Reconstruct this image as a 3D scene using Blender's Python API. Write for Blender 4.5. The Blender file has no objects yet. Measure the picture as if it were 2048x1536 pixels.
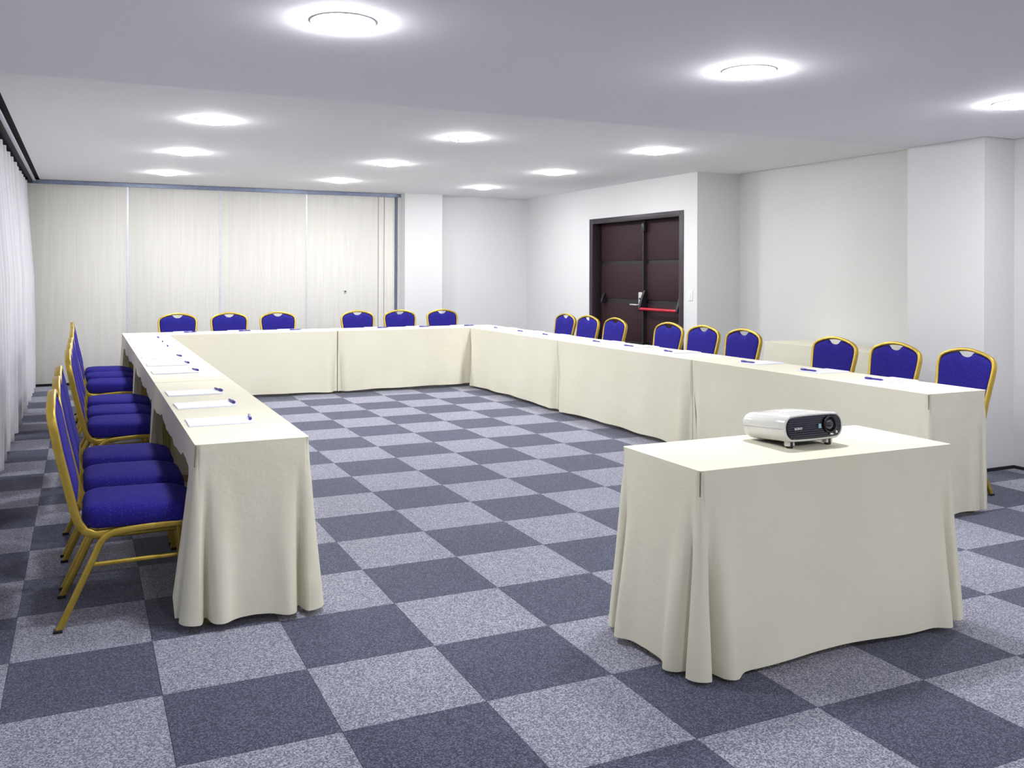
import bpy, bmesh, math, random
from mathutils import Matrix, Vector, noise
random.seed(7)
S = bpy.context.scene
C = S.collection
PI = math.pi

# ------------------------------------------------------------------ camera, world, exposure
F_PX, CX, CY = 1812.56, 996.4, 545.15
YAW, ROLL = 0.4309, 0.003
CAM = Vector((-0.7582, -2.8233, 1.4614))
cam_data = bpy.data.cameras.new('camera')
cam_data.sensor_fit = 'HORIZONTAL'
cam_data.sensor_width = 36.0
cam_data.lens = 36.0 * F_PX / 2048
cam_data.shift_x = (1024 - CX) / 2048
cam_data.shift_y = -(768 - CY) / 2048
cam_data.clip_start = 0.05
cam = bpy.data.objects.new('camera', cam_data)
C.objects.link(cam)
cam.matrix_world = Matrix.Translation(CAM) @ Matrix.Rotation(-YAW, 4, 'Z') @ Matrix.Rotation(PI/2, 4, 'X') @ Matrix.Rotation(ROLL, 4, 'Z')
S.camera = cam
world = bpy.data.worlds.new('world')
S.world = world
world.use_nodes = True
world.node_tree.nodes['Background'].inputs[0].default_value = (0.6, 0.65, 0.8, 1)
world.node_tree.nodes['Background'].inputs[1].default_value = 0.05
S.view_settings.view_transform = 'Standard'
S.view_settings.look = 'None'
S.view_settings.gamma = 1.0
S.view_settings.use_curve_mapping = False
S.view_settings.exposure = 2.27
LAMP_STRENGTH = 52.0

# ------------------------------------------------------------------ materials
def srgb(r, g, b):
    f = lambda c: c/12.92 if c <= 0.04045 else ((c+0.055)/1.055)**2.4
    return (f(r/255), f(g/255), f(b/255), 1)

class Mat:
    def __init__(s, name, col, rough=0.6, metal=0.0, spec=0.5):
        s.m = bpy.data.materials.new(name); s.m.use_nodes = True
        s.t = s.m.node_tree; s.b = s.t.nodes['Principled BSDF']
        s.b.inputs['Base Color'].default_value = col
        s.b.inputs['Roughness'].default_value = rough
        s.b.inputs['Metallic'].default_value = metal
        s.b.inputs['Specular IOR Level'].default_value = spec
        s._co = None
    def n(s, kind, **kw):
        nd = s.t.nodes.new(kind)
        for k, v in kw.items():
            if k in nd.inputs: nd.inputs[k].default_value = v
            else: setattr(nd, k, v)
        return nd
    def l(s, a, b): s.t.links.new(a, b)
    def co(s, scale=(1, 1, 1), kind='Object', loc=None):
        tc = s.n('ShaderNodeTexCoord'); mp = s.n('ShaderNodeMapping')
        mp.inputs['Scale'].default_value = scale
        s.l(tc.outputs[kind], mp.inputs['Vector'])
        return mp.outputs['Vector']
    def ramp(s, fac, stops):
        r = s.n('ShaderNodeValToRGB'); e = r.color_ramp.elements
        while len(e) < len(stops): e.new(0.5)
        for q, (p, c) in zip(e, stops): q.position = p; q.color = c
        s.l(fac, r.inputs['Fac']); return r.outputs['Color']
    def bump(s, fac, strength=0.2, dist=0.002):
        b = s.n('ShaderNodeBump'); b.inputs['Strength'].default_value = strength; b.inputs['Distance'].default_value = dist
        s.l(fac, b.inputs['Height']); s.l(b.outputs['Normal'], s.b.inputs['Normal'])

def noise_mat(name, c1, c2, scale, rough=0.6, metal=0.0, bump=0.0, dist=0.002, stretch=(1, 1, 1), detail=3.0, spec=0.5, kind='Object'):
    k = Mat(name, c1, rough, metal, spec)
    v = k.co(stretch, kind)
    nz = k.n('ShaderNodeTexNoise', Scale=scale, Detail=detail)
    k.l(v, nz.inputs['Vector'])
    k.l(k.ramp(nz.outputs['Fac'], [(0.3, c1), (0.7, c2)]), k.b.inputs['Base Color'])
    if bump: k.bump(nz.outputs['Fac'], bump, dist)
    return k

M = {}
M['wall'] = noise_mat('white_wall_paint', (0.675, 0.675, 0.68, 1), (0.70, 0.70, 0.70, 1), 60, 0.75, bump=0.03, spec=0.2).m
M['ceiling'] = noise_mat('ceiling_paint', (0.87, 0.86, 0.87, 1), (0.89, 0.88, 0.89, 1), 40, 0.85, bump=0.02, spec=0.15).m
M['soffit'] = noise_mat('lavender_grey_soffit_paint', (0.84, 0.825, 0.865, 1), (0.86, 0.845, 0.88, 1), 40, 0.85, bump=0.02, spec=0.15).m
M['recess'] = noise_mat('pale_beige_wall_paint', (0.66, 0.66, 0.64, 1), (0.69, 0.69, 0.67, 1), 60, 0.75, bump=0.03, spec=0.2).m
M['dark_gap'] = Mat('dark_gap', srgb(22, 24, 32), 0.9).m

def carpet(name, a, b, c):
    k = Mat(name, a, 0.95, spec=0.1)
    v = k.co((1, 1, 1), 'Object')
    oi = k.n('ShaderNodeObjectInfo')
    ad = k.n('ShaderNodeVectorMath', operation='ADD')
    sc = k.n('ShaderNodeVectorMath', operation='SCALE'); sc.inputs['Scale'].default_value = 3.0
    k.l(oi.outputs['Location'], sc.inputs[0]); k.l(v, ad.inputs[0]); k.l(sc.outputs[0], ad.inputs[1])
    n1 = k.n('ShaderNodeTexNoise', Scale=170.0, Detail=2.0, Roughness=0.7)
    n2 = k.n('ShaderNodeTexVoronoi', Scale=210.0)
    k.l(ad.outputs[0], n1.inputs['Vector']); k.l(ad.outputs[0], n2.inputs['Vector'])
    mx = k.n('ShaderNodeMix', data_type='FLOAT'); mx.inputs[0].default_value = 0.35
    sep = k.n('ShaderNodeSeparateColor'); k.l(n2.outputs['Color'], sep.inputs[0])
    k.l(n1.outputs['Fac'], mx.inputs[2]); k.l(sep.outputs[0], mx.inputs[3])
    k.l(k.ramp(mx.outputs[0], [(0.34, a), (0.5, b), (0.66, c)]), k.b.inputs['Base Color'])
    k.bump(mx.outputs[0], 0.7, 0.004)
    k.b.inputs['Sheen Weight'].default_value = 0.25
    k.b.inputs['Sheen Roughness'].default_value = 0.5
    return k.m
M['carpet_light'] = carpet('light_grey_carpet', srgb(78, 80, 100), srgb(122, 123, 141), srgb(172, 171, 183))
M['carpet_dark'] = carpet('dark_grey_carpet', srgb(24, 27, 50), srgb(50, 54, 80), srgb(94, 98, 122))

def cloth_mat(name, c1, c2, transl=0.12):
    k = Mat(name, c1, 0.85, spec=0.15)
    v = k.co((1, 1, 1))
    big = k.n('ShaderNodeTexNoise', Scale=2.2, Detail=3.0); k.l(v, big.inputs['Vector'])
    k.l(k.ramp(big.outputs['Fac'], [(0.3, c1), (0.7, c2)]), k.b.inputs['Base Color'])
    fine = k.n('ShaderNodeTexNoise', Scale=420.0, Detail=1.0); k.l(v, fine.inputs['Vector'])
    mid = k.n('ShaderNodeTexNoise', Scale=7.0, Detail=4.0, Roughness=0.6); k.l(v, mid.inputs['Vector'])
    m1 = k.n('ShaderNodeMath', operation='MULTIPLY'); m1.inputs[1].default_value = 0.05
    k.l(fine.outputs['Fac'], m1.inputs[0])
    m2 = k.n('ShaderNodeMath', operation='ADD'); k.l(m1.outputs[0], m2.inputs[0]); k.l(mid.outputs['Fac'], m2.inputs[1])
    k.bump(m2.outputs[0], 0.35, 0.012)
    tr = k.n('ShaderNodeBsdfTranslucent'); tr.inputs['Color'].default_value = c1
    mx = k.n('ShaderNodeMixShader'); mx.inputs[0].default_value = transl
    out = k.t.nodes['Material Output']
    k.l(k.b.outputs[0], mx.inputs[1]); k.l(tr.outputs[0], mx.inputs[2]); k.l(mx.outputs[0], out.inputs['Surface'])
    return k.m
M['cloth'] = cloth_mat('cream_tablecloth', srgb(231, 227, 206), srgb(235, 231, 213))
M['curtain'] = cloth_mat('white_sheer_curtain', srgb(218, 218, 223), srgb(226, 226, 231), 0.25)

def fabric():
    k = Mat('blue_dotted_upholstery', srgb(38, 30, 132), 0.85, spec=0.08)
    v = k.co((1, 1, 1))
    vo = k.n('ShaderNodeTexVoronoi', Scale=95.0, Randomness=0.8); k.l(v, vo.inputs['Vector'])
    col = k.ramp(vo.outputs['Distance'], [(0.0, srgb(92, 88, 178)), (0.10, srgb(84, 80, 172)), (0.2, srgb(40, 35, 122))])
    k.l(col, k.b.inputs['Base Color'])
    nz = k.n('ShaderNodeTexNoise', Scale=500.0); k.l(v, nz.inputs['Vector']); k.bump(nz.outputs['Fac'], 0.15, 0.001)
    return k.m
M['fabric'] = fabric()
M['gold'] = noise_mat('gold_painted_metal', srgb(192, 162, 66), srgb(203, 174, 82), 30, 0.34, 0.72, spec=0.5).m
M['black_plastic'] = noise_mat('black_plastic', srgb(20, 20, 24), srgb(30, 30, 36), 40, 0.4).m
M['wood_leg'] = noise_mat('olive_wood_leg', srgb(120, 104, 48), srgb(140, 122, 62), 6, 0.5, stretch=(8, 8, 0.6)).m
M['seam'] = noise_mat('olive_slit_shade', srgb(112, 107, 84), srgb(124, 119, 96), 60, 0.8).m  # dark olive imitates the shade inside a cloth's corner slit
M['board'] = noise_mat('plywood_board', srgb(150, 130, 96), srgb(170, 150, 112), 6, 0.6, stretch=(1, 10, 1)).m
M['paper'] = noise_mat('white_paper', srgb(222, 222, 240), srgb(227, 227, 244), 20, 0.6, spec=0.2).m
M['pen'] = noise_mat('violet_blue_pen', srgb(46, 34, 130), srgb(56, 42, 146), 60, 0.3).m
M['pen_light'] = noise_mat('pen_silver', srgb(190, 186, 220), srgb(205, 202, 230), 60, 0.25).m
M['door'] = noise_mat('dark_brown_veneer', srgb(40, 22, 27), srgb(52, 31, 35), 5, 0.6, spec=0.25, stretch=(1, 14, 1), detail=5).m
M['door_groove'] = noise_mat('dark_door_rail', srgb(24, 18, 23), srgb(30, 23, 28), 8, 0.5).m
M['door_frame'] = noise_mat('dark_brown_frame', srgb(40, 30, 38), srgb(48, 37, 45), 6, 0.45, stretch=(1, 1, 0.2)).m
M['steel'] = noise_mat('satin_steel', srgb(205, 202, 205), srgb(222, 220, 222), 50, 0.3, 0.6).m
M['red'] = noise_mat('red_bar', srgb(178, 22, 44), srgb(190, 30, 52), 20, 0.4).m
M['white_plastic'] = noise_mat('white_plastic', srgb(232, 230, 228), srgb(238, 236, 234), 20, 0.3).m
M['projector_white'] = noise_mat('glossy_white_shell', srgb(208, 207, 203), srgb(215, 214, 210), 10, 0.16).m
M['projector_black'] = noise_mat('glossy_dark_front', srgb(8, 7, 16), srgb(12, 11, 22), 30, 0.25).m
M['slat'] = noise_mat('dark_slat', srgb(52, 50, 70), srgb(62, 60, 82), 30, 0.3).m
M['lens'] = Mat('lens_glass', srgb(30, 28, 40), 0.04, spec=0.9).m
M['print_white'] = noise_mat('white_print', srgb(240, 240, 240), srgb(245, 245, 245), 20, 0.5).m
M['teal'] = noise_mat('teal_print', srgb(40, 128, 140), srgb(52, 140, 150), 40, 0.4).m
M['track'] = noise_mat('slate_aluminium_track', srgb(118, 126, 150), srgb(132, 140, 164), 12, 0.4, 0.3).m
M['rail'] = noise_mat('pale_aluminium', srgb(198, 200, 212), srgb(214, 216, 226), 30, 0.35, 0.2).m
def panel_mat():
    k = Mat('streaked_cream_panel', (0.7, 0.68, 0.62, 1), 0.75, spec=0.2)
    v = k.co((1, 1, 0.035))
    a = k.n('ShaderNodeTexNoise', Scale=26.0, Detail=6.0, Roughness=0.65); k.l(v, a.inputs['Vector'])
    k.l(k.ramp(a.outputs['Fac'], [(0.25, srgb(212, 210, 202)), (0.5, srgb(219, 217, 210)), (0.75, srgb(226, 224, 219))]), k.b.inputs['Base Color'])
    k.bump(a.outputs['Fac'], 0.1, 0.002)
    return k.m
M['panel'] = panel_mat()
def emit(name, col, st):
    m = bpy.data.materials.new(name); m.use_nodes = True; t = m.node_tree
    t.nodes.remove(t.nodes['Principled BSDF'])
    e = t.nodes.new('ShaderNodeEmission'); e.inputs[0].default_value = col; e.inputs[1].default_value = st
    t.links.new(e.outputs[0], t.nodes['Material Output'].inputs['Surface'])
    return m
M['lamp'] = emit('lamp_diffuser_glow', (0.975, 0.985, 1.0, 1), LAMP_STRENGTH)

# ------------------------------------------------------------------ mesh helpers
def box(bm, x0, x1, y0, y1, z0, z1, bevel=0.0):
    vs = [bm.verts.new((x, y, z)) for z in (z0, z1) for y in (y0, y1) for x in (x0, x1)]
    fs = [bm.faces.new([vs[i] for i in q]) for q in ((0, 2, 3, 1), (4, 5, 7, 6), (0, 1, 5, 4), (2, 6, 7, 3), (0, 4, 6, 2), (1, 3, 7, 5))]
    if bevel:
        es = list({e for f in fs for e in f.edges})
        bmesh.ops.bevel(bm, geom=es, offset=bevel, segments=2, profile=0.5, affect='EDGES')
def newmesh(name, bm, mat, smooth=False):
    bmesh.ops.recalc_face_normals(bm, faces=bm.faces[:])
    me = bpy.data.meshes.new(name); bm.to_mesh(me); bm.free()
    me.materials.append(mat)
    if smooth:
        for p in me.polygons: p.use_smooth = True
        me.set_sharp_from_angle(angle=math.radians(smooth if smooth is not True else 40))
    return me
def obj(name, bm, mat, parent=None, smooth=False, loc=(0, 0, 0)):
    me = bm if isinstance(bm, bpy.types.Mesh) else newmesh(name, bm, M[mat], smooth)
    o = bpy.data.objects.new(name, me); C.objects.link(o)
    o.location = loc
    if parent: o.parent = parent
    return o
def empty(name, loc=(0, 0, 0), rz=0.0):
    o = bpy.data.objects.new(name, None); C.objects.link(o)
    o.empty_display_size = 0.1
    o.location = loc; o.rotation_euler = (0, 0, rz)
    return o
def tag(o, label, cat, group=None):
    o['label'] = label; o['category'] = cat
    if group: o['group'] = group
    return o
def struct(o):
    o['kind'] = 'structure'; return o
def bx(name, mat, x0, x1, y0, y1, z0, z1, parent=None, bevel=0.0):
    bm = bmesh.new(); box(bm, x0, x1, y0, y1, z0, z1, bevel)
    return obj(name, bm, mat, parent, smooth=bool(bevel))
def copy_tree(o, parent=None):
    c = o.copy(); C.objects.link(c); c.parent = parent
    for ch in list(o.children): copy_tree(ch, c)
    return c
def rrect(w, h, r, n=3):
    pts = []
    for cx, cy, a0 in ((w/2-r, h/2-r, 0), (-w/2+r, h/2-r, 90), (-w/2+r, -h/2+r, 180), (w/2-r, -h/2+r, 270)):
        for i in range(n+1):
            a = math.radians(a0 + 90*i/n); pts.append((cx + r*math.cos(a), cy + r*math.sin(a)))
    return pts
def sweep(bm, path, prof, side, cap=True):
    """sweep a closed profile (a = along side vector, b = across) along a path; side is a fixed lateral vector or one per point"""
    n = len(path); rings = []
    P = [Vector(p) for p in path]
    for i in range(n):
        t = (P[min(i+1, n-1)] - P[max(i-1, 0)]).normalized()
        s = Vector(side[i] if isinstance(side, list) else side)
        s = (s - t*s.dot(t)).normalized(); b = t.cross(s)
        rings.append([bm.verts.new(P[i] + s*u + b*v) for u, v in prof])
    m = len(prof)
    for i in range(n-1):
        for j in range(m):
            bm.faces.new((rings[i][j], rings[i][(j+1) % m], rings[i+1][(j+1) % m], rings[i+1][j]))
    if cap:
        bm.faces.new(rings[0]); bm.faces.new(rings[-1])
def smooth_path(pts, k=4):
    out = []
    P = [Vector(p) for p in pts]
    for i in range(len(P)-1):
        p0, p1, p2, p3 = P[max(i-1, 0)], P[i], P[i+1], P[min(i+2, len(P)-1)]
        for j in range(k):
            t = j/k
            out.append(0.5*((2*p1) + (p2-p0)*t + (2*p0-5*p1+4*p2-p3)*t*t + (3*p1-p0-3*p2+p3)*t**3))
    out.append(P[-1]); return out
def lathe(bm, prof, seg=32, axis='Z', cap0=True, cap1=True):
    rings = []
    for r, h in prof:
        ring = []
        for i in range(seg):
            a = 2*PI*i/seg; c, s = r*math.cos(a), r*math.sin(a)
            ring.append(bm.verts.new((c, s, h) if axis == 'Z' else (c, h, s) if axis == 'Y' else (h, c, s)))
        rings.append(ring)
    for a, b in zip(rings, rings[1:]):
        for i in range(seg): bm.faces.new((a[i], a[(i+1) % seg], b[(i+1) % seg], b[i]))
    if cap0: bm.faces.new(rings[0])
    if cap1: bm.faces.new(rings[-1])
def interp(x, tab):
    if x <= tab[0][0]: return tab[0][1]
    for (a, b), (c, d) in zip(tab, tab[1:]):
        if x <= c: return b + (d-b)*(x-a)/(c-a)
    return tab[-1][1]
def sstep(a, b, x):
    t = min(1, max(0, (x-a)/(b-a))); return t*t*(3-2*t)

# ------------------------------------------------------------------ the room
ZF, ZN = 2.63, 2.475           # far ceiling, lower ceiling towards the camera
Y_STEP, Y_BACK, Y_FRONT = 2.44, 10.12, -5.2
X_CURT, X_WL = -1.245, -1.62
X_DOOR, X_REC, X_PIL, X_NEAR = 5.68, 6.30, 5.30, 5.63
Y_RET = 5.70
TOP = 2.95
floor = struct(bx('floor', 'dark_gap', X_WL, X_REC + 0.1, Y_FRONT, Y_BACK + 0.1, -0.15, -0.006))
# carpet tiles: the 300 nearest in view are parts, the others one joined part
def proj(x, y, z):
    d = Vector((x, y, z)) - CAM
    c, s = math.cos(YAW), math.sin(YAW)
    xr = c*d.x - s*d.y; yf = s*d.x + c*d.y
    if yf < 0.3: return None
    return CX + F_PX*xr/yf, CY - F_PX*d.z/yf
def in_room(x, y):
    if x < X_WL - 0.3 or y < Y_FRONT - 0.3 or y > Y_BACK + 0.05: return False
    if y < 1.76: return x < X_NEAR
    if y < Y_RET: return x < X_REC
    return x < X_DOOR
tile_me = {}
for key in ('light', 'dark'):
    bm = bmesh.new(); box(bm, 0.0008, 0.4992, 0.0008, 0.4992, -0.007, 0.0)
    tile_me[key] = newmesh('carpet_tile', bm, M['carpet_' + key])
cells = []
for i in range(-5, 14):
    for j in range(-11, 22):
        x, y = i*0.5, j*0.5
        if not in_room(x + 0.05, y + 0.25): continue
        vis = False
        for dx in (0, 0.25, 0.5):
            for dy in (0, 0.25, 0.5):
                q = proj(x+dx, y+dy, 0)
                if q and -5 < q[0] < 2053 and 0 < q[1] < 1541: vis = True
        cells.append((0 if vis else 1, (Vector((x+0.25, y+0.25, 0)) - CAM).length, i, j))
cells.sort()
rest = {'light': bmesh.new(), 'dark': bmesh.new()}
for n, (v, d, i, j) in enumerate(cells):
    key = 'light' if (i + j) % 2 == 0 else 'dark'
    if v == 0 and n < 300:
        o = obj('carpet_tile', tile_me[key], None, floor, loc=(i*0.5, j*0.5, 0))
    else:
        box(rest[key], i*0.5+0.0008, i*0.5+0.4992, j*0.5+0.0008, j*0.5+0.4992, -0.007, 0.0)
for key in rest:
    o = obj('carpet_tiles', rest[key], 'carpet_' + key, floor); o['kind'] = 'stuff'

GAP = 0.018
struct(bx('ceiling', 'ceiling', X_CURT, X_REC - GAP, Y_STEP, Y_BACK - 0.02, ZF, ZF + 0.05))
bm = bmesh.new()
box(bm, X_CURT, X_NEAR - GAP, Y_FRONT, 1.76 - GAP, ZN, ZF + 0.05)
box(bm, X_CURT, X_PIL - GAP, 1.76 - GAP, Y_STEP, ZN, ZF + 0.05)
struct(obj('ceiling_soffit', bm, 'soffit'))
struct(bx('ceiling_void', 'dark_gap', X_WL - 0.1, X_REC + 0.1, Y_FRONT - 0.1, Y_BACK + 0.1, TOP, TOP + 0.1))
struct(bx('wall_left', 'wall', X_WL - 0.1, X_WL, Y_FRONT - 0.1, Y_BACK + 0.1, -0.15, TOP))
struct(bx('wall_front', 'wall', X_WL, X_NEAR, Y_FRONT - 0.1, Y_FRONT, -0.15, TOP))
struct(bx('wall_right_near', 'wall', X_NEAR, X_NEAR + 0.1, Y_FRONT - 0.1, 1.76, -0.15, TOP))
struct(bx('wall_right_pillar', 'wall', X_PIL, X_REC + 0.1, 1.76, 2.445, -0.15, TOP))
struct(bx('wall_right_recess', 'recess', X_REC, X_REC + 0.1, 2.445, Y_RET, -0.15, TOP))
DY0, DY1, DZ = 5.955, 8.12, 2.205
bm = bmesh.new()
box(bm, X_DOOR, X_REC + 0.1, Y_RET, DY0, -0.15, TOP)
box(bm, X_DOOR, X_REC + 0.1, DY1, Y_BACK + 0.1, -0.15, TOP)
box(bm, X_DOOR, X_REC + 0.1, DY0, DY1, DZ, TOP)
box(bm, X_DOOR + 0.35, X_REC + 0.1, DY0, DY1, -0.15, DZ)
struct(obj('wall_right_door', bm, 'wall'))
struct(bx('wall_back_right', 'wall', 4.16, X_DOOR, Y_BACK, Y_BACK + 0.1, -0.15, TOP))
struct(bx('wall_back_filler', 'wall', 3.527, 3.60, Y_BACK - 0.03, Y_BACK + 0.1, -0.15, TOP))
struct(bx('wall_back_pillar', 'wall', 3.575, 4.163, 9.90, Y_BACK + 0.1, -0.15, TOP))
# folding partition: each panel a piece of the back wall
wb = struct(bx('wall_back', 'dark_gap', X_WL, 3.585, Y_BACK + 0.06, Y_BACK + 0.1, -0.15, TOP))
joints = [-1.62, -1.40, -0.207, 0.973, 2.169, 3.235, 3.325, 3.495]
for a, b in zip(joints, joints[1:]):
    bx('partition_panel', 'panel', a + 0.004, b - 0.004, Y_BACK, Y_BACK + 0.06, 0.02, ZF - 0.05, wb, 0.003)
for x in joints[1:5]:
    bx('edge_profile', 'rail', x - 0.011, x + 0.011, Y_BACK - 0.004, Y_BACK + 0.02, 0.02, ZF - 0.05, wb)
bx('edge_profile', 'track', 3.497, 3.516, Y_BACK - 0.012, Y_BACK + 0.05, 0.0, ZF - 0.02, wb)
bx('floor_seal', 'dark_gap', X_WL, 3.585, Y_BACK - 0.006, Y_BACK + 0.02, 0.0, 0.018, wb)
t1 = struct(bx('trim_1', 'track', X_WL, 3.585, Y_BACK - 0.035, Y_BACK + 0.05, ZF - 0.052, ZF - 0.004))
bx('track_lip', 'track', X_WL, 3.54, Y_BACK - 0.045, Y_BACK - 0.03, ZF - 0.052, ZF - 0.040, t1)
# skirting
for n, (x0, x1, y0, y1) in {'baseboard_right': (X_NEAR - 0.012, X_NEAR, Y_FRONT, 1.76), 'baseboard_pillar': (X_PIL - 0.012, X_NEAR, 1.748, 1.76),
                            'baseboard_pillar_side': (X_PIL - 0.012, X_PIL, 1.748, 2.445), 'baseboard_recess': (X_REC - 0.012, X_REC, 2.445, Y_RET)}.items():
    struct(bx(n, 'dark_gap', x0, x1, y0, y1, 0.0, 0.022))

# curtain with its track in the ceiling slot
bm = bmesh.new()
y0, y1, n = -1.5, 9.98, 1150
zs = [0.02, 0.3, 0.8, 1.4, 2.0, 2.35, 2.575]
def fold(y, z):
    k = 1.0 - 0.45*z/2.6
    ph = 1.3*noise.noise(Vector((y*0.35, 0.0, 3.1)))*2
    big = math.sin(2*PI*y/0.44 + ph*2.2)
    small = math.sin(2*PI*y/0.125 + 4*noise.noise(Vector((y*0.9, 5.0, 0))))
    return -1.335 - 0.075*sstep(1.2, 2.6, z) + 0.062*k*big + 0.013*small + 0.012*noise.noise(Vector((y*3, z*0.7, 9)))
rows = []
for z in zs:
    rows.append([bm.verts.new((fold(y0+(y1-y0)*i/n, z), y0+(y1-y0)*i/n, z + (0.012*noise.noise(Vector((i*0.02, 1, 1))) if z < 0.1 else 0))) for i in range(n+1)])
for a, b in zip(rows, rows[1:]):
    for i in range(n): bm.faces.new((a[i], a[i+1], b[i+1], b[i]))
cu = obj('curtain', bm, 'curtain', smooth=180)
tag(cu, 'long white sheer curtain hanging in folds along the left wall', 'curtain')
tr = bx('curtain_track', 'rail', -1.318, -1.288, -1.6, 10.02, 2.600, 2.616)
tag(tr, 'pale curtain rail running in the dark ceiling slot above the curtain', 'curtain rail')
struct(bx('trim_3', 'dark_gap', -1.352, -1.322, Y_FRONT, Y_BACK - 0.05, 2.582, ZF + 0.02))
struct(bx('trim_2', 'dark_gap', X_WL, X_CURT - 0.002, Y_FRONT, Y_BACK, ZF + 0.02, ZF + 0.06))

# ------------------------------------------------------------------ ceiling lamps
def lamp_meshes():
    bm = bmesh.new()
    lathe(bm, [(0.114, 0.0), (0.1335, 0.0), (0.1335, -0.002), (0.130, -0.005), (0.122, -0.005), (0.114, -0.003)], 40, cap0=False, cap1=False)
    a = newmesh('trim_ring', bm, M['white_plastic'], True)
    bm = bmesh.new()
    prof = [(0.117, -0.003), (0.113, -0.015), (0.097, -0.024), (0.06, -0.030), (0.02, -0.032)]
    lathe(bm, prof, 32, cap0=True, cap1=True)
    return a, newmesh('diffuser', bm, M['lamp'], True)
ring_me, diff_me = lamp_meshes()
def lamp(x, y, z, label):
    e = empty('ceiling_downlight', (x, y, z))
    obj('trim_ring', ring_me, None, e); obj('diffuser', diff_me, None, e)
    return tag(e, label, 'ceiling light', 'round ceiling downlights')
near = ['large round ceiling light nearest the curtain on the lower ceiling', 'round ceiling light in the middle of the lower ceiling', 'round ceiling light on the lower ceiling, cut by the right picture edge']
for x, lb in zip((0.20, 2.27, 4.27), near): lamp(x, 0.77, ZN, lb)
cols = [(0.16, 'in the row beside the curtain'), (2.24, 'in the middle row of the far ceiling'), (4.24, 'in the row beside the door wall')]
ys = [('nearest', 4.44), ('second', 6.5), ('farthest', 8.55)]
lamps = []
for x, w in cols:
    for nm, y in ys:
        lamps.append(lamp(x, y, ZF, 'round white ceiling light, %s %s' % (nm, w)))
bm = bmesh.new(); lathe(bm, [(0.003, 0.0), (0.006, -0.015), (0.010, -0.035), (0.006, -0.045)], 10)
obj('hanging_clip', bm, 'white_plastic', lamps[3], True, loc=(-0.08, -0.09, -0.008))
for x, v in zip((0.20, 2.27, 4.27), ('curtain side', 'middle', 'right wall side')): lamp(x, -3.0, ZN, 'round ceiling light behind the camera, %s' % v)

# ------------------------------------------------------------------ double door
door = struct(empty('door_1', (X_DOOR, 0, 0)))
fw = 0.085
bm = bmesh.new()
box(bm, -0.012, 0.12, DY0, DY0 + fw*0.95, 0, DZ, 0.003)
box(bm, -0.012, 0.12, DY1 - fw, DY1, 0, DZ, 0.003)
box(bm, -0.012, 0.12, DY0 + fw*0.95, DY1 - fw, DZ - 0.07, DZ, 0.003)
obj('door_frame', bm, 'door_frame', door, True)
YM = 6.955
def leaf(name, ya, yb):
    lf = bx(name, 'door_groove', 0.13, 0.17, ya, yb, 0.01, DZ - 0.072, door)
    for za, zb in ((0.03, 0.52), (0.575, 1.065), (1.12, 1.575), (1.625, DZ - 0.075)):
        bx('door_panel', 'door', 0.118, 0.131, ya + 0.006, yb - 0.006, za, zb, lf, 0.004)
    return lf
la = leaf('door_leaf', DY0 + 0.08, YM - 0.012)
lb_ = leaf('door_leaf', YM + 0.012, DY1 - 0.085)
bx('astragal', 'door_groove', 0.100, 0.135, YM - 0.045, YM + 0.02, 0.01, DZ - 0.075, door, 0.004)
bm = bmesh.new(); sweep(bm, [(0.088, YM - 0.03, 0.03), (0.088, YM - 0.03, 2.05)], [(0.012*math.cos(a), 0.012*math.sin(a)) for a in [i*PI/5 for i in range(10)]], (1, 0, 0))
obj('latch_rod', bm, 'black_plastic', door, True)
bx('latch_box', 'black_plastic', 0.06, 0.118, YM - 0.075, YM - 0.0, 1.985, 2.10, door, 0.012)
def bracket(yc, name='bar_bracket', k=1.0):
    bm = bmesh.new()
    pts = [(0.11, 0.985), (0.11, 1.235), (0.085, 1.24), (0.055, 1.18), (0.005, 1.03), (0.0, 1.0), (0.02, 0.98)]
    pts = [(0.11 + (x - 0.11)*k, 1.12 + (z - 1.11)*k) if k != 1.0 else (x, z) for x, z in pts]
    v0 = [bm.verts.new((x, yc - 0.022, z)) for x, z in pts]; v1 = [bm.verts.new((x, yc + 0.022, z)) for x, z in pts]
    bm.faces.new(v0); bm.faces.new(v1)
    for i in range(len(pts)): bm.faces.new((v0[i], v0[(i+1) % len(pts)], v1[(i+1) % len(pts)], v1[i]))
    bmesh.ops.bevel(bm, geom=bm.edges[:], offset=0.004, segments=2, affect='EDGES')
    return obj(name, bm, 'black_plastic', door, True)
bracket(YM - 0.055); bracket(6.10); bracket(7.90, k=0.55)
bm = bmesh.new(); sweep(bm, [(0.02, 6.11, 1.005), (0.02, YM - 0.05, 1.005)], [(0.019*math.cos(a), 0.019*math.sin(a)) for a in [i*PI/6 for i in range(12)]], (1, 0, 0))
o = obj('push_bar', bm, 'red', door, True); o['label'] = 'red horizontal push bar'
pl = bx('lock_plate', 'steel', 0.100, 0.119, 6.985, 7.065, 0.985, 1.215, door, 0.008)
pl['label'] = 'satin steel lock plate with lever'
bm = bmesh.new(); sweep(bm, smooth_path([(0.108, 7.03, 1.05), (0.06, 7.03, 1.05), (0.05, 7.05, 1.05), (0.05, 7.12, 1.052), (0.052, 7.18, 1.05)]), [(0.010*math.cos(a), 0.010*math.sin(a)) for a in [i*PI/4 for i in range(8)]], (0, 0, 1))
obj('lever', bm, 'steel', pl, True)
bm = bmesh.new(); lathe(bm, [(0.014, 0.101), (0.014, 0.094), (0.008, 0.092)], 16, 'X')
obj('lock_cylinder', bm, 'black_plastic', pl, True, loc=(0, 7.025, 1.13))
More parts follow.
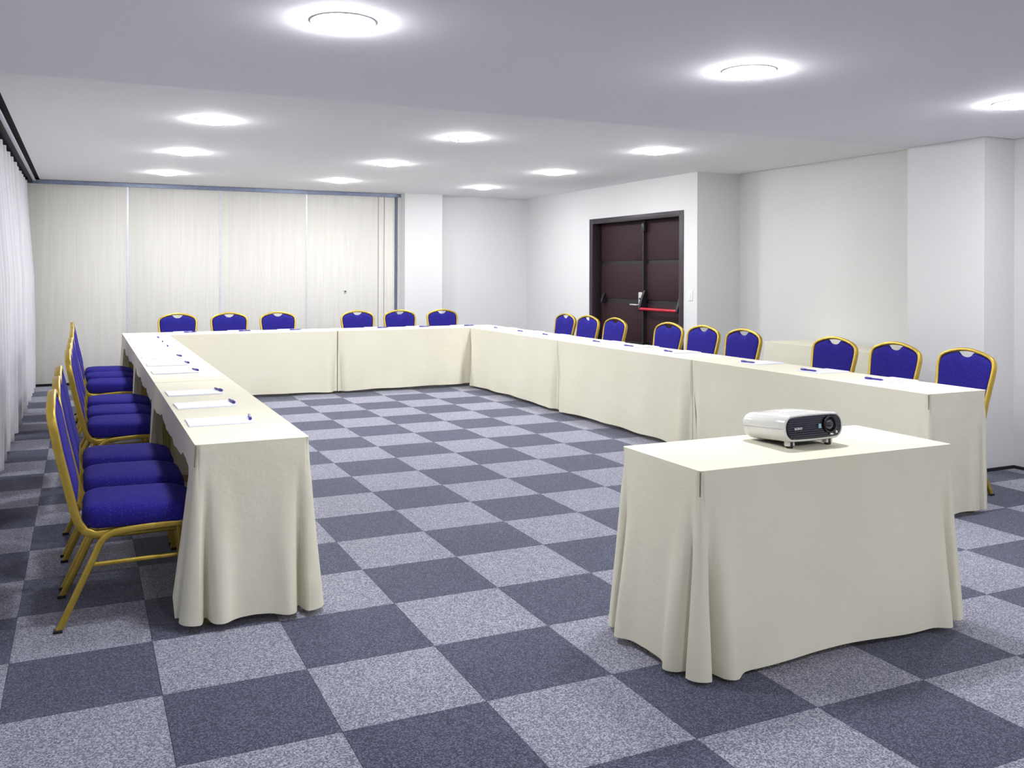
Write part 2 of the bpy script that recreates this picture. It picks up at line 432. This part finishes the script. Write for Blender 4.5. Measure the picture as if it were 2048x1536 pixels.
# light switch and wall socket
sw = empty('light_switch', (X_DOOR, 5.818, 1.20))
bx('cover_plate', 'white_plastic', -0.010, 0.0, -0.040, 0.040, -0.060, 0.060, sw, 0.003)
bx('rocker', 'white_plastic', -0.016, -0.009, -0.013, 0.013, -0.028, 0.028, sw, 0.003)
tag(sw, 'white light switch plate on the wall beside the dark door', 'switch')
sk = empty('wall_socket', (2.734, Y_BACK, 1.18))
bx('cover_plate', 'rail', -0.021, 0.021, -0.008, 0.0, -0.033, 0.033, sk, 0.003)
bm = bmesh.new(); lathe(bm, [(0.012, -0.007), (0.012, -0.011), (0.008, -0.012)], 16, 'Y'); obj('keyhole', bm, 'black_plastic', sk, True)
tag(sk, 'small square lock plate with dark hole on the partition panel', 'lock plate')

# ------------------------------------------------------------------ tables and cloths
TOPZ = 0.752
def cloth_mesh(L, W, H, back='short', seam0=False, seam1=False, flare=0.045, seed=0, hem=0.018, pleat=1.0, press=()):
    """x along the length, y=0 the front (full drop), y=W the back; seam0/seam1: that end is squeezed against a neighbour"""
    bm = bmesh.new()
    r = 0.012
    per = []          # (x, y, nx, ny, side, distance from the nearer corner, corner id)
    def run(n, ln):
        out = []
        for i in range(n+1):
            u = i/n; out.append(ln*(0.5 - 0.5*math.cos(PI*u)*(0.75 + 0.25*math.cos(PI*u)**2)))
        return out
    corners = [(0, 0), (L, 0), (L, W), (0, W)]
    dirs = [(1, 0), (0, 1), (-1, 0), (0, -1)]
    norms = [(0, -1), (1, 0), (0, 1), (-1, 0)]
    for s in range(4):
        ln = (L if s % 2 == 0 else W)
        c = corners[s]; d = dirs[s]; nn = norms[s]; npv = norms[s-1]
        for a in (15, 30, 45, 60, 75):    # corner arc
            t = math.radians(a)
            nx = npv[0]*math.cos(t) + nn[0]*math.sin(t); ny = npv[1]*math.cos(t) + nn[1]*math.sin(t)
            ccx = c[0] + (r if c[0] == 0 else -r); ccy = c[1] + (r if c[1] == 0 else -r)
            per.append((ccx + r*nx, ccy + r*ny, nx, ny, s, 0.0, s))
        m = 72 if s % 2 == 0 else 44
        for v in run(m, ln - 2*r):
            p = v + r
            dist, cid = (p, s) if p < ln/2 else (ln - p, (s+1) % 4)
            per.append((c[0] + d[0]*p, c[1] + d[1]*p, nn[0], nn[1], s, dist - r, cid))
    ts = [0.0, 0.012, 0.05, 0.11, 0.17, 0.25, 0.36, 0.48, 0.6, 0.72, 0.84, 0.93, 1.0]
    seam_c = set()
    if seam0: seam_c |= {0, 3}
    if seam1: seam_c |= {1, 2}
    seam_s = set()
    if seam0: seam_s.add(3)
    if seam1: seam_s.add(1)
    cols = []
    N = len(per)
    for k, (x, y, nx, ny, s, d, cid) in enumerate(per):
        full = H - hem
        q = Vector((x*1.0 + seed*7.3, y*1.0, seed))
        drop = full - 0.014*(0.5 + noise.noise(q*2.3)) - 0.016*sstep(0.05, 0.5, d)
        if back == 'short' and s == 2 and d > 0:
            lim = 0.13 + 0.022*noise.noise(Vector((x*5 + seed, 2.2, 0.7))) + 0.016*noise.noise(Vector((x*40, seed, 0))) + 0.03*noise.noise(Vector((x*1.7, seed*2.0, 4)))
            wr = 0.04 if cid in seam_c else 0.06
            drop = lim + (drop - lim)*(1 - sstep(wr, wr + 0.08, d))**1.3
        col = []
        for t in ts:
            zz = t*drop; tt = zz/H
            o = 0.0
            if s in seam_s and d > 0.0: o = 0.001 + 0.004*tt*sstep(0, 0.1, d)
            else:
                o = flare*tt**1.15
                o += 0.010*tt*math.sin(2*PI*(x + y)/0.62 + seed*1.7) + 0.008*tt*noise.noise(Vector((x*4 + seed, y*4, zz*1.2)))
            g = sstep(0.14, 1.0, tt)
            if cid in seam_c:
                if s in (0, 2): o += -0.070*sstep(0.05, 1.0, tt)*math.exp(-(d/0.042)**2) + 0.018*tt*math.exp(-((d-0.10)/0.05)**2)
                if d <= 0: o = -0.045*sstep(0.05, 1.0, tt)
            else:
                A = pleat*g
                o += A*(0.036*math.exp(-((d-0.092)/0.042)**2) - 0.085*math.exp(-((d-0.033)/0.0125)**2) + 0.010*math.exp(-(d/0.014)**2))
            if s == 0 and any(pa < x < pb for pa, pb in press): o = min(o, 0.002)
            if cid not in seam_c and not press: o -= 0.006*math.exp(-(d/0.004)**2)*(1 - sstep(0.13, 0.2, tt))*sstep(0.0, 0.03, tt)
            col.append(bm.verts.new((x + nx*o, y + ny*o, H - zz - (0.0 if t else 0.0))))
        cols.append(col)
    for k in range(N):
        a, b = cols[k], cols[(k+1) % N]
        for i in range(len(ts)-1): bm.faces.new((a[i], a[i+1], b[i+1], b[i]))
    inner = []
    for v in cols:
        p = Vector((min(max(v[0].co.x, 0.016), L-0.016), min(max(v[0].co.y, 0.016), W-0.016), H + 0.0012))
        if inner and (inner[-1].co - p).length < 0.0005: inner.append(inner[-1])
        elif len(inner) > N//2 and (inner[0].co - p).length < 0.0005: inner.append(inner[0])
        else: inner.append(bm.verts.new(p))
    uniq = []
    for k in range(N):
        fv = [inner[k], cols[k][0], cols[(k+1) % N][0], inner[(k+1) % N]]
        if fv[0] is fv[3]: fv = fv[:3]
        bm.faces.new(fv)
        if inner[k] not in uniq: uniq.append(inner[k])
    bm.faces.new(uniq)
    return bm
leg_bm = bmesh.new(); box(leg_bm, -0.02, 0.02, -0.0225, 0.0225, 0, 0.71, 0.003)
LEG = newmesh('leg', leg_bm, M['wood_leg'], True)
def table(L, W, origin, rz, label, group, lx=0.06, ly=0.07):
    t = empty('banquet_table', (origin[0], origin[1], 0), rz)
    bx('tabletop', 'board', 0.03, L-0.03, 0.03, W-0.03, 0.71, 0.746, t, 0.003)
    for x in (lx, L-lx):
        for y in (ly, W-ly): obj('leg', LEG, None, t, loc=(x, y, 0))
        bx('crossbar', 'wood_leg', x-0.012, x+0.012, 0.09, W-0.09, 0.12, 0.16, t)
        bx('apron', 'wood_leg', x-0.012, x+0.012, 0.09, W-0.09, 0.64, 0.71, t)
    return tag(t, label, 'table', group)
def dressed(L, W, origin, rz, tl, cl, grp, slit=None, **kw):
    table(L, W, origin, rz, tl, grp + ' under cloth', *((0.17, 0.13) if kw.get('pleat', 1) > 1.1 else ()))
    c = obj('tablecloth', cloth_mesh(L, W, TOPZ, **kw), 'cloth', smooth=75, loc=(origin[0], origin[1], 0))
    c.rotation_euler = (0, 0, rz)
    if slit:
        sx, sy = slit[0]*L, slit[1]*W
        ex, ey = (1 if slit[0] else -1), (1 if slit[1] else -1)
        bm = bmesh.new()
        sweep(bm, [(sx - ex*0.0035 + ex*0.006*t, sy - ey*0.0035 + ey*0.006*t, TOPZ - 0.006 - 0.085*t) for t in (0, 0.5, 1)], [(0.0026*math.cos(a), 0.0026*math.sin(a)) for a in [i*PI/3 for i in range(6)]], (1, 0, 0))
        obj('slit_shadow', bm, 'seam', c)  # thin dark strip painted as the shadow of the corner slit
    return tag(c, cl, 'tablecloth', 'cream floor-length tablecloths')
G = 0.012
# left row: length along +Y, front (inner side) faces +X  -> local x = world +Y, local y = world -X
LX1, LW = 0.135, 0.47
LY = [1.06, 3.345, 5.63, 7.895]
nm3 = ['nearest the camera', 'second from the camera', 'farthest from the camera']
for k in range(3):
    L = LY[k+1] - LY[k] - G
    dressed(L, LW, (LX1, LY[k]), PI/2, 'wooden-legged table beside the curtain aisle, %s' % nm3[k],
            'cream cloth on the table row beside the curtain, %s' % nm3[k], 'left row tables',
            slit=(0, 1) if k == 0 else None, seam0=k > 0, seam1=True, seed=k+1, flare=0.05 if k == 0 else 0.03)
# far row: front faces -Y
FX = [-0.335, 2.055, 4.285]
FY, FW = 7.905, 0.52
for k in range(2):
    L = FX[k+1] - FX[k] - G
    dressed(L, FW, (FX[k], FY), 0, 'table of the far row, %s' % ['curtain end', 'door end'][k],
            'cream cloth on the far table row before the partition, %s half' % ['left', 'right'][k], 'far row tables',
            seam0=k == 1, seam1=k == 0, seed=5+k, flare=0.03, press=[(-0.1, 0.56)] if k == 0 else [(1.60, 3.0)])
# right row: front faces -X -> local x = world -Y, local y = world +X
RX0, RW = 3.775, 0.50
RY = [0.965, 3.255, 5.55, 7.895]
for k in range(3):
    L = RY[k+1] - RY[k] - G
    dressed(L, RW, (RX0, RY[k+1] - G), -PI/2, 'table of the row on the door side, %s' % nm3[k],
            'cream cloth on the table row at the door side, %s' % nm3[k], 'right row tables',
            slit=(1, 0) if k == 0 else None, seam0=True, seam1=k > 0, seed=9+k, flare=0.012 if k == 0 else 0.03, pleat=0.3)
# projector table
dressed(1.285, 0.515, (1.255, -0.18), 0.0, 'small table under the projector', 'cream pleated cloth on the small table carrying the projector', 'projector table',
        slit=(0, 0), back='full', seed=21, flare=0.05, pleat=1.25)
# side table in the wall recess: front faces -X
dressed(1.75, 0.53, (5.70, 4.60), -PI/2, 'side table standing in the wall recess', 'cream cloth on the side table in the wall recess', 'recess table',
        back='full', seed=31, flare=0.02, pleat=0.5)

# ------------------------------------------------------------------ chairs (origin under the seat, facing +x)
UPX = [(0.40, -0.205), (0.47, -0.228), (0.60, -0.256), (0.74, -0.288), (0.88, -0.314), (0.96, -0.318)]
def build_chair():
    t = empty('banquet_chair')
    # bent back frame: rail, upright, arch, upright, rail
    half = [(-0.02, 0.190, 0.386), (-0.09, 0.190, 0.378), (-0.150, 0.190, 0.376), (-0.188, 0.190, 0.394), (-0.212, 0.191, 0.43), (-0.228, 0.193, 0.48)]
    for z, y in ((0.60, 0.197), (0.72, 0.207), (0.80, 0.216), (0.845, 0.2175), (0.872, 0.211), (0.893, 0.196), (0.910, 0.168), (0.928, 0.118), (0.942, 0.055), (0.946, 0.0)):
        half.append((interp(z, UPX), y, z))
    path = half + [(x, -y, z) for x, y, z in reversed(half[:-1])]
    sp = path
    sides = []
    for i, p in enumerate(sp):    # in-plane normal: the tube's narrow side lies in the back plane
        a = Vector(sp[max(i-1, 0)]); b = Vector(sp[min(i+1, len(sp)-1)])
        tg = (b-a).normalized()
        if p[2] < 0.47: sides.append((0, 1, 0))
        else:
            nrm = Vector((1, 0, 0.22)).normalized()
            sides.append(tuple(nrm.cross(tg)))
    # keep side direction consistent between the two regimes
    for i in range(1, len(sides)):
        if Vector(sides[i]).dot(Vector(sides[i-1])) < 0: sides[i] = tuple(-Vector(sides[i]))
    bm = bmesh.new(); sweep(bm, sp, rrect(0.022, 0.034, 0.006, 2), sides)
    obj('back_frame', bm, 'gold', t, 50)
    # padded back panel with a hand notch
    zt = [(0.0, 0.893), (0.022, 0.895), (0.040, 0.904), (0.055, 0.921), (0.062, 0.927), (0.118, 0.915), (0.165, 0.898), (0.188, 0.884), (0.200, 0.870), (0.2055, 0.850)]
    hw = [(0.49, 0.181), (0.60, 0.186), (0.72, 0.196), (0.80, 0.205), (0.95, 0.2055)]
    us = [0, 0.1, 0.19, 0.27, 0.31, 0.45, 0.58, 0.7, 0.8, 0.88, 0.93, 0.965, 0.985, 1.0]
    us = [-u for u in reversed(us[1:])] + us
    vs = [0, 0.03, 0.1, 0.25, 0.42, 0.6, 0.78, 0.9, 0.97, 1.0]
    bm = bmesh.new(); grids = []
    for sgn in (1, -1):
        g = []
        for v in vs:
            row = []
            for u in us:
                top = interp(abs(u)*0.2055, zt); z = 0.495 + v*(top-0.495)
                y = u*interp(z, hw)
                e = (1 - abs(u)**10)*(1 - abs(2*v-1)**10)
                th = 0.004 + (0.020 if sgn > 0 else 0.010)*max(e, 0)**0.5
                row.append(bm.verts.new((interp(z, UPX) + sgn*th + 0.002, y, z)))
            g.append(row)
        grids.append(g)
        for a, b in zip(g, g[1:]):
            for i in range(len(us)-1): bm.faces.new((a[i], a[i+1], b[i+1], b[i]) if sgn > 0 else (a[i], b[i], b[i+1], a[i+1]))
    ga, gb = grids; nu = len(us)-1; nv = len(vs)-1
    for i in range(nu):
        bm.faces.new((ga[0][i], gb[0][i], gb[0][i+1], ga[0][i+1])); bm.faces.new((ga[nv][i], ga[nv][i+1], gb[nv][i+1], gb[nv][i]))
    for j in range(nv):
        bm.faces.new((ga[j][0], ga[j+1][0], gb[j+1][0], gb[j][0])); bm.faces.new((ga[j][nu], gb[j][nu], gb[j+1][nu], ga[j+1][nu]))
    obj('backrest', bm, 'fabric', t, 60)
    # seat cushion
    bm = bmesh.new(); prev = None
    base = rrect(0.45, 0.43, 0.075, 6)
    for sc, z in ((0.90, 0.398), (0.975, 0.404), (1.0, 0.418), (1.0, 0.450), (0.985, 0.468), (0.955, 0.480), (0.90, 0.487), (0.75, 0.493), (0.45, 0.497), (0.12, 0.498)):
        ring = []
        for x, y in base:
            px, py = 0.025 + x*sc, y*sc
            py *= 1 + 0.05*(px-0.025)/0.225
            drop = 0.026*sstep(0.08, 0.26, px)*max(z-0.40, 0)/0.10
            ring.append(bm.verts.new((px, py, z-drop)))
        if prev:
            for i in range(len(ring)): bm.faces.new((prev[i], prev[(i+1) % len(ring)], ring[(i+1) % len(ring)], ring[i]))
        else: bm.faces.new(ring)
        prev = ring
    bm.faces.new(prev)
    obj('seat', bm, 'fabric', t, 60)
    for s in (-1, 1):
        y = 0.207*s
        bm = bmesh.new()
        pth = smooth_path([(0.205, y, 0.397), (0.10, y, 0.395), (-0.03, y, 0.388), (-0.09, y, 0.378), (-0.127, y, 0.347), (-0.148, y, 0.30)], 3) + [Vector((-0.21, y*1.02, 0.165)), Vector((-0.284, y*1.04, 0.004))]
        sweep(bm, pth, rrect(0.020, 0.027, 0.005, 2), (0, 1, 0))
        lg = obj('leg', bm, 'gold', t, 50)
        bm = bmesh.new(); box(bm, -0.302, -0.268, y*1.04-0.013, y*1.04+0.013, 0.0, 0.014, 0.003); obj('foot_cap', bm, 'black_plastic', lg)
        bm = bmesh.new()
        sweep(bm, [(0.205, y, 0.396), (0.212, y, 0.25), (0.235, y*1.02, 0.004)], rrect(0.020, 0.027, 0.005, 2), (0, 1, 0))
        lg = obj('leg', bm, 'gold', t, 50)
        bm = bmesh.new(); box(bm, 0.220, 0.252, y*1.02-0.013, y*1.02+0.013, 0.0, 0.014, 0.003); obj('foot_cap', bm, 'black_plastic', lg)
        bm = bmesh.new()
        sweep(bm, [(-0.160, y*1.005, 0.258), (0.215, y*1.0, 0.262)], rrect(0.014, 0.018, 0.005, 2), (0, 1, 0))
        obj('stretcher', bm, 'gold', t, 50)
    return t
proto = build_chair()
first = [True]
def chair(x, y, rz, label, group):
    if first[0]: c = proto; first[0] = False
    else: c = copy_tree(proto)
    c.location = (x, y, 0); c.rotation_euler = (0, 0, rz)
    return tag(c, label, 'chair', group)
ORD = ['nearest the camera', 'second from the camera', 'third from the camera', 'fourth from the camera', 'fifth from the camera', 'sixth from the camera', 'seventh from the camera', 'eighth from the camera', 'farthest from the camera']
jit = random.Random(3)
LCH = [(-0.553, 1.455), (-0.548, 2.005), (-0.55, 2.53), (-0.52, 3.68), (-0.52, 4.21), (-0.515, 4.79), (-0.515, 6.00), (-0.52, 6.60), (-0.525, 7.14)]
for k, (x, y) in enumerate(LCH):
    chair(x, y, math.radians(jit.uniform(-1.5, 1.5)), 'blue chair with gold frame in the row beside the curtain, %s' % ORD[k], 'blue banquet chairs beside the curtain')
FCH = [0.303, 0.925, 1.518, 2.566, 3.146, 3.76]
FORD = ['leftmost', 'second from left', 'third from left', 'fourth from left', 'fifth from left', 'rightmost']
for k, x in enumerate(FCH):
    chair(x, 8.54, -PI/2 + math.radians(jit.uniform(-1.5, 1.5)), 'blue chair with gold frame behind the far table, %s' % FORD[k], 'blue banquet chairs behind the far table')
RCH = [1.475, 2.055, 2.645, 3.74, 4.32, 4.89, 5.94, 6.525, 7.085]
for k, y in enumerate(RCH):
    chair(4.425, y, PI + math.radians(jit.uniform(-2.5, 2.5) + (3 if k > 2 else 0)), 'blue chair with gold frame in the row on the door side, %s' % ORD[k], 'blue banquet chairs on the door side')

# ------------------------------------------------------------------ notepads and pens
bm = bmesh.new(); box(bm, -0.148, 0.148, -0.105, 0.105, 0, 0.006); PAPER = newmesh('paper_sheet', bm, M['paper'])
def build_pen():
    t = empty('pen')
    bm = bmesh.new(); lathe(bm, [(0.0012, -0.072), (0.0045, -0.062), (0.0058, -0.05), (0.0058, 0.018)], 12, 'Y'); obj('barrel', bm, 'pen', t, True)
    bm = bmesh.new(); lathe(bm, [(0.0068, 0.018), (0.0072, 0.02), (0.0072, 0.066), (0.005, 0.071)], 12, 'Y'); obj('cap', bm, 'pen', t, True)
    bm = bmesh.new(); box(bm, -0.0018, 0.0018, 0.025, 0.068, 0.0072, 0.0097, 0.0006); obj('clip', bm, 'pen_light', t)
    return t
pen0 = build_pen(); pfirst = [True]
def pen(x, y, rz, label, group):
    if pfirst[0]: c = pen0; pfirst[0] = False
    else: c = copy_tree(pen0)
    c.location = (x, y, TOPZ + 0.0016 + 0.006 + 0.0073); c.rotation_euler = (0, 0, rz)
    return tag(c, label, 'pen', group)
def paper(x, y, rz, label, group):
    o = obj('paper_sheet', PAPER, None, loc=(x, y, TOPZ + 0.0016)); o.rotation_euler = (0, 0, rz)
    return tag(o, label, 'paper', group)
LP = [1.615, 2.195, 2.72, 3.92, 4.49, 5.10, 6.20, 6.79, 7.40]
for k, y in enumerate(LP):
    a = math.radians(jit.uniform(-2, 2))
    paper(-0.162, y, a, 'white notepad on the table row beside the curtain, %s' % ORD[k], 'white notepads beside the curtain')
    pen(-0.022, y + 0.02, a + PI + math.radians(jit.uniform(-6, 12)), 'violet pen on the notepad beside the curtain, %s' % ORD[k], 'pens beside the curtain')
FP = [0.382, 0.996, 1.592, 2.688, 3.247, 3.867]
for k, x in enumerate(FP):
    paper(x - 0.06, 8.27, PI/2, 'white notepad on the far table, %s' % FORD[k], 'white notepads on the far table')
    pen(x, 8.15, PI/2 + math.radians(jit.uniform(-5, 5)), 'violet pen on the far table, %s' % FORD[k], 'pens on the far table')
RP = [1.578, 2.17, 2.824, 3.887, 4.53, 5.129, 6.25, 6.89, 7.59]
for k, y in enumerate(RP):
    a = math.radians(jit.uniform(-2, 2))
    paper(4.115, y - 0.02, a, 'white notepad on the table row at the door side, %s' % ORD[k], 'white notepads on the door side')
    pen(4.00, y, a + math.radians(jit.uniform(-6, 6)), 'violet pen on the door side table row, %s' % ORD[k], 'pens on the door side')

# ------------------------------------------------------------------ projector (front at y=0 facing -y)
TILT = math.radians(4.5)
pj = empty('projector', (1.800, -0.010, TOPZ + 0.0016 + 0.232*math.sin(TILT)))
pj.rotation_euler = (-TILT, 0, math.radians(1.0))
PW, PH, PD, PZ = 0.320, 0.112, 0.262, 0.008
def stadium(hw_, hh, ex=3.2, n=48):
    pts = []
    for i in range(n):
        a = 2*PI*i/n; c, s = math.cos(a), math.sin(a)
        # long stadium: straight top and bottom, round ends
        x = (hw_ - hh)*(1 if c > 0 else -1)*min(1, abs(c)*3) + hh*math.copysign(abs(c)**0.95, c)
        z = hh*math.copysign(abs(s)**0.9, s)
        pts.append((x, z))
    return pts
def loft(bm, rings, cap0=True, cap1=True):
    R = [[bm.verts.new(p) for p in r] for r in rings]
    for a, b in zip(R, R[1:]):
        for i in range(len(a)): bm.faces.new((a[i], a[(i+1) % len(a)], b[(i+1) % len(b)], b[i]))
    if cap0: bm.faces.new(R[0])
    if cap1: bm.faces.new(R[-1])
cz = PZ + PH/2; cxp = PW/2
def sring(dw, y, tilt=0.0): return [(cxp + x, y, cz + z) for x, z in stadium(PW/2 - dw, PH/2 - dw)]
bm = bmesh.new()
loft(bm, [sring(0.011, 0.006), sring(0.009, 0.0), sring(0.004, 0.0), sring(0.0, 0.006), sring(0.0, 0.235), sring(0.004, 0.252), sring(0.014, PD)])
body = obj('shell', bm, 'projector_white', pj, 35)
bm = bmesh.new(); loft(bm, [sring(0.0102, 0.0058), sring(0.0102, 0.002), sring(0.013, 0.001)])
front = obj('front_panel', bm, 'projector_black', pj, 35); front['label'] = 'dark slatted front panel'
# side seam
bm = bmesh.new()
for x0, x1 in ((-0.0006, 0.003), (PW-0.003, PW+0.0006)): box(bm, x0, x1, 0.008, 0.24, cz - 0.0005, cz + 0.0005)
obj('seam_line', bm, 'track', body)
LXc, LZc, LR = 0.243, cz + 0.006, 0.036
for k in range(10):
    z = cz - 0.0385 + k*0.0085
    hh = PH/2 - 0.016; dx = math.sqrt(max(hh*hh - (z-cz)**2, 0)) if abs(z-cz) < hh else 0
    xl = 0.016 + hh - dx; xr = PW - 0.016 - hh + dx
    segs = [(xl, xr)]
    if abs(z - LZc) < LR + 0.004:
        w = math.sqrt(max((LR+0.006)**2 - (z-LZc)**2, 0)); segs = [(xl, LXc - w), (LXc + w, xr)]
    bm = bmesh.new()
    for a, b in segs:
        if b - a > 0.004: box(bm, a, b, -0.0022, 0.0015, z - 0.0017, z + 0.0017)
    obj('slat', bm, 'slat', front)
bm = bmesh.new(); lathe(bm, [(LR, 0.001), (LR, -0.007), (LR-0.003, -0.009), (0.029, -0.009), (0.026, -0.004), (0.025, 0.0005)], 36, 'Y', cap0=False)
lr = obj('lens_ring', bm, 'projector_black', pj, 35, loc=(LXc, 0, LZc))
bm = bmesh.new(); lathe(bm, [(0.025, -0.0005), (0.021, -0.0045), (0.013, -0.0075), (0.004, -0.0088)], 28, 'Y')
obj('lens', bm, 'lens', lr, True)
bm = bmesh.new(); lathe(bm, [(0.0055, 0.0), (0.0055, -0.004), (0.003, -0.005)], 14, 'Y'); obj('sensor_window', bm, 'steel', front, True, loc=(LXc + 0.034, -0.001, LZc - 0.033))
bx('lens_lever', 'steel', LXc - 0.002, LXc + 0.016, -0.006, 0.0, LZc - 0.043, LZc - 0.037, front, 0.001)
tc = bpy.data.curves.new('lettering', 'FONT'); tc.body = 'SONY'; tc.size = 0.0155; tc.extrude = 0.0006; tc.offset = 0.0004; tc.space_character = 1.05
tmp = bpy.data.objects.new('lettering_source', tc); C.objects.link(tmp)
bpy.context.view_layer.update()
tm = bpy.data.meshes.new_from_object(tmp.evaluated_get(bpy.context.evaluated_depsgraph_get()))
bpy.data.objects.remove(tmp)
tm.materials.clear(); tm.materials.append(M['print_white'])
lt = obj('lettering', tm, None, front, loc=(0.052, -0.0032, cz - 0.006)); lt.rotation_euler = (PI/2, 0, 0); lt.scale = (0.98, 0.80, 1)
lt['label'] = 'white brand lettering'
tl = bx('badge', 'teal', 0.180, 0.196, -0.0034, -0.001, cz - 0.008, cz + 0.012, front)
bm = bmesh.new()
for a, b, c, d in ((0.183, 0.1848, -0.005, 0.009), (0.183, 0.188, 0.0072, 0.009), (0.183, 0.187, 0.0012, 0.003), (0.183, 0.188, -0.005, -0.0032), (0.1895, 0.1912, -0.005, 0.009), (0.1912, 0.1945, 0.0072, 0.009), (0.1912, 0.1945, 0.0005, 0.0022), (0.1912, 0.1945, -0.005, -0.0032)):
    box(bm, a, b, -0.0042, -0.003, cz + c, cz + d)
obj('badge_print', bm, 'print_white', tl if False else front)
# feet and underside
bx('base_plate', 'black_plastic', 0.05, PW - 0.05, 0.02, PD - 0.02, 0.008, PZ + 0.006, pj)
for fx, fy in ((0.052, 0.030), (PW - 0.062, 0.030)):
    bm = bmesh.new(); lathe(bm, [(0.013, -0.0158), (0.014, -0.013), (0.014, 0.009)], 18); ft = obj('foot', bm, 'black_plastic', pj, 40, loc=(fx, fy, 0))
    bx('foot_collar', 'projector_white', -0.017, 0.017, -0.012, 0.014, -0.008, 0.020, ft, 0.003)
bx('foot', 'black_plastic', PW/2 - 0.03, PW/2 + 0.03, PD - 0.05, PD - 0.03, 0.0, 0.010, pj)
bx('control_pad', 'white_plastic', 0.10, 0.20, 0.10, 0.17, cz + PH/2 - 0.001, cz + PH/2 + 0.0012, body)
tag(pj, 'white and black projector standing on the small cloth-covered table', 'projector')
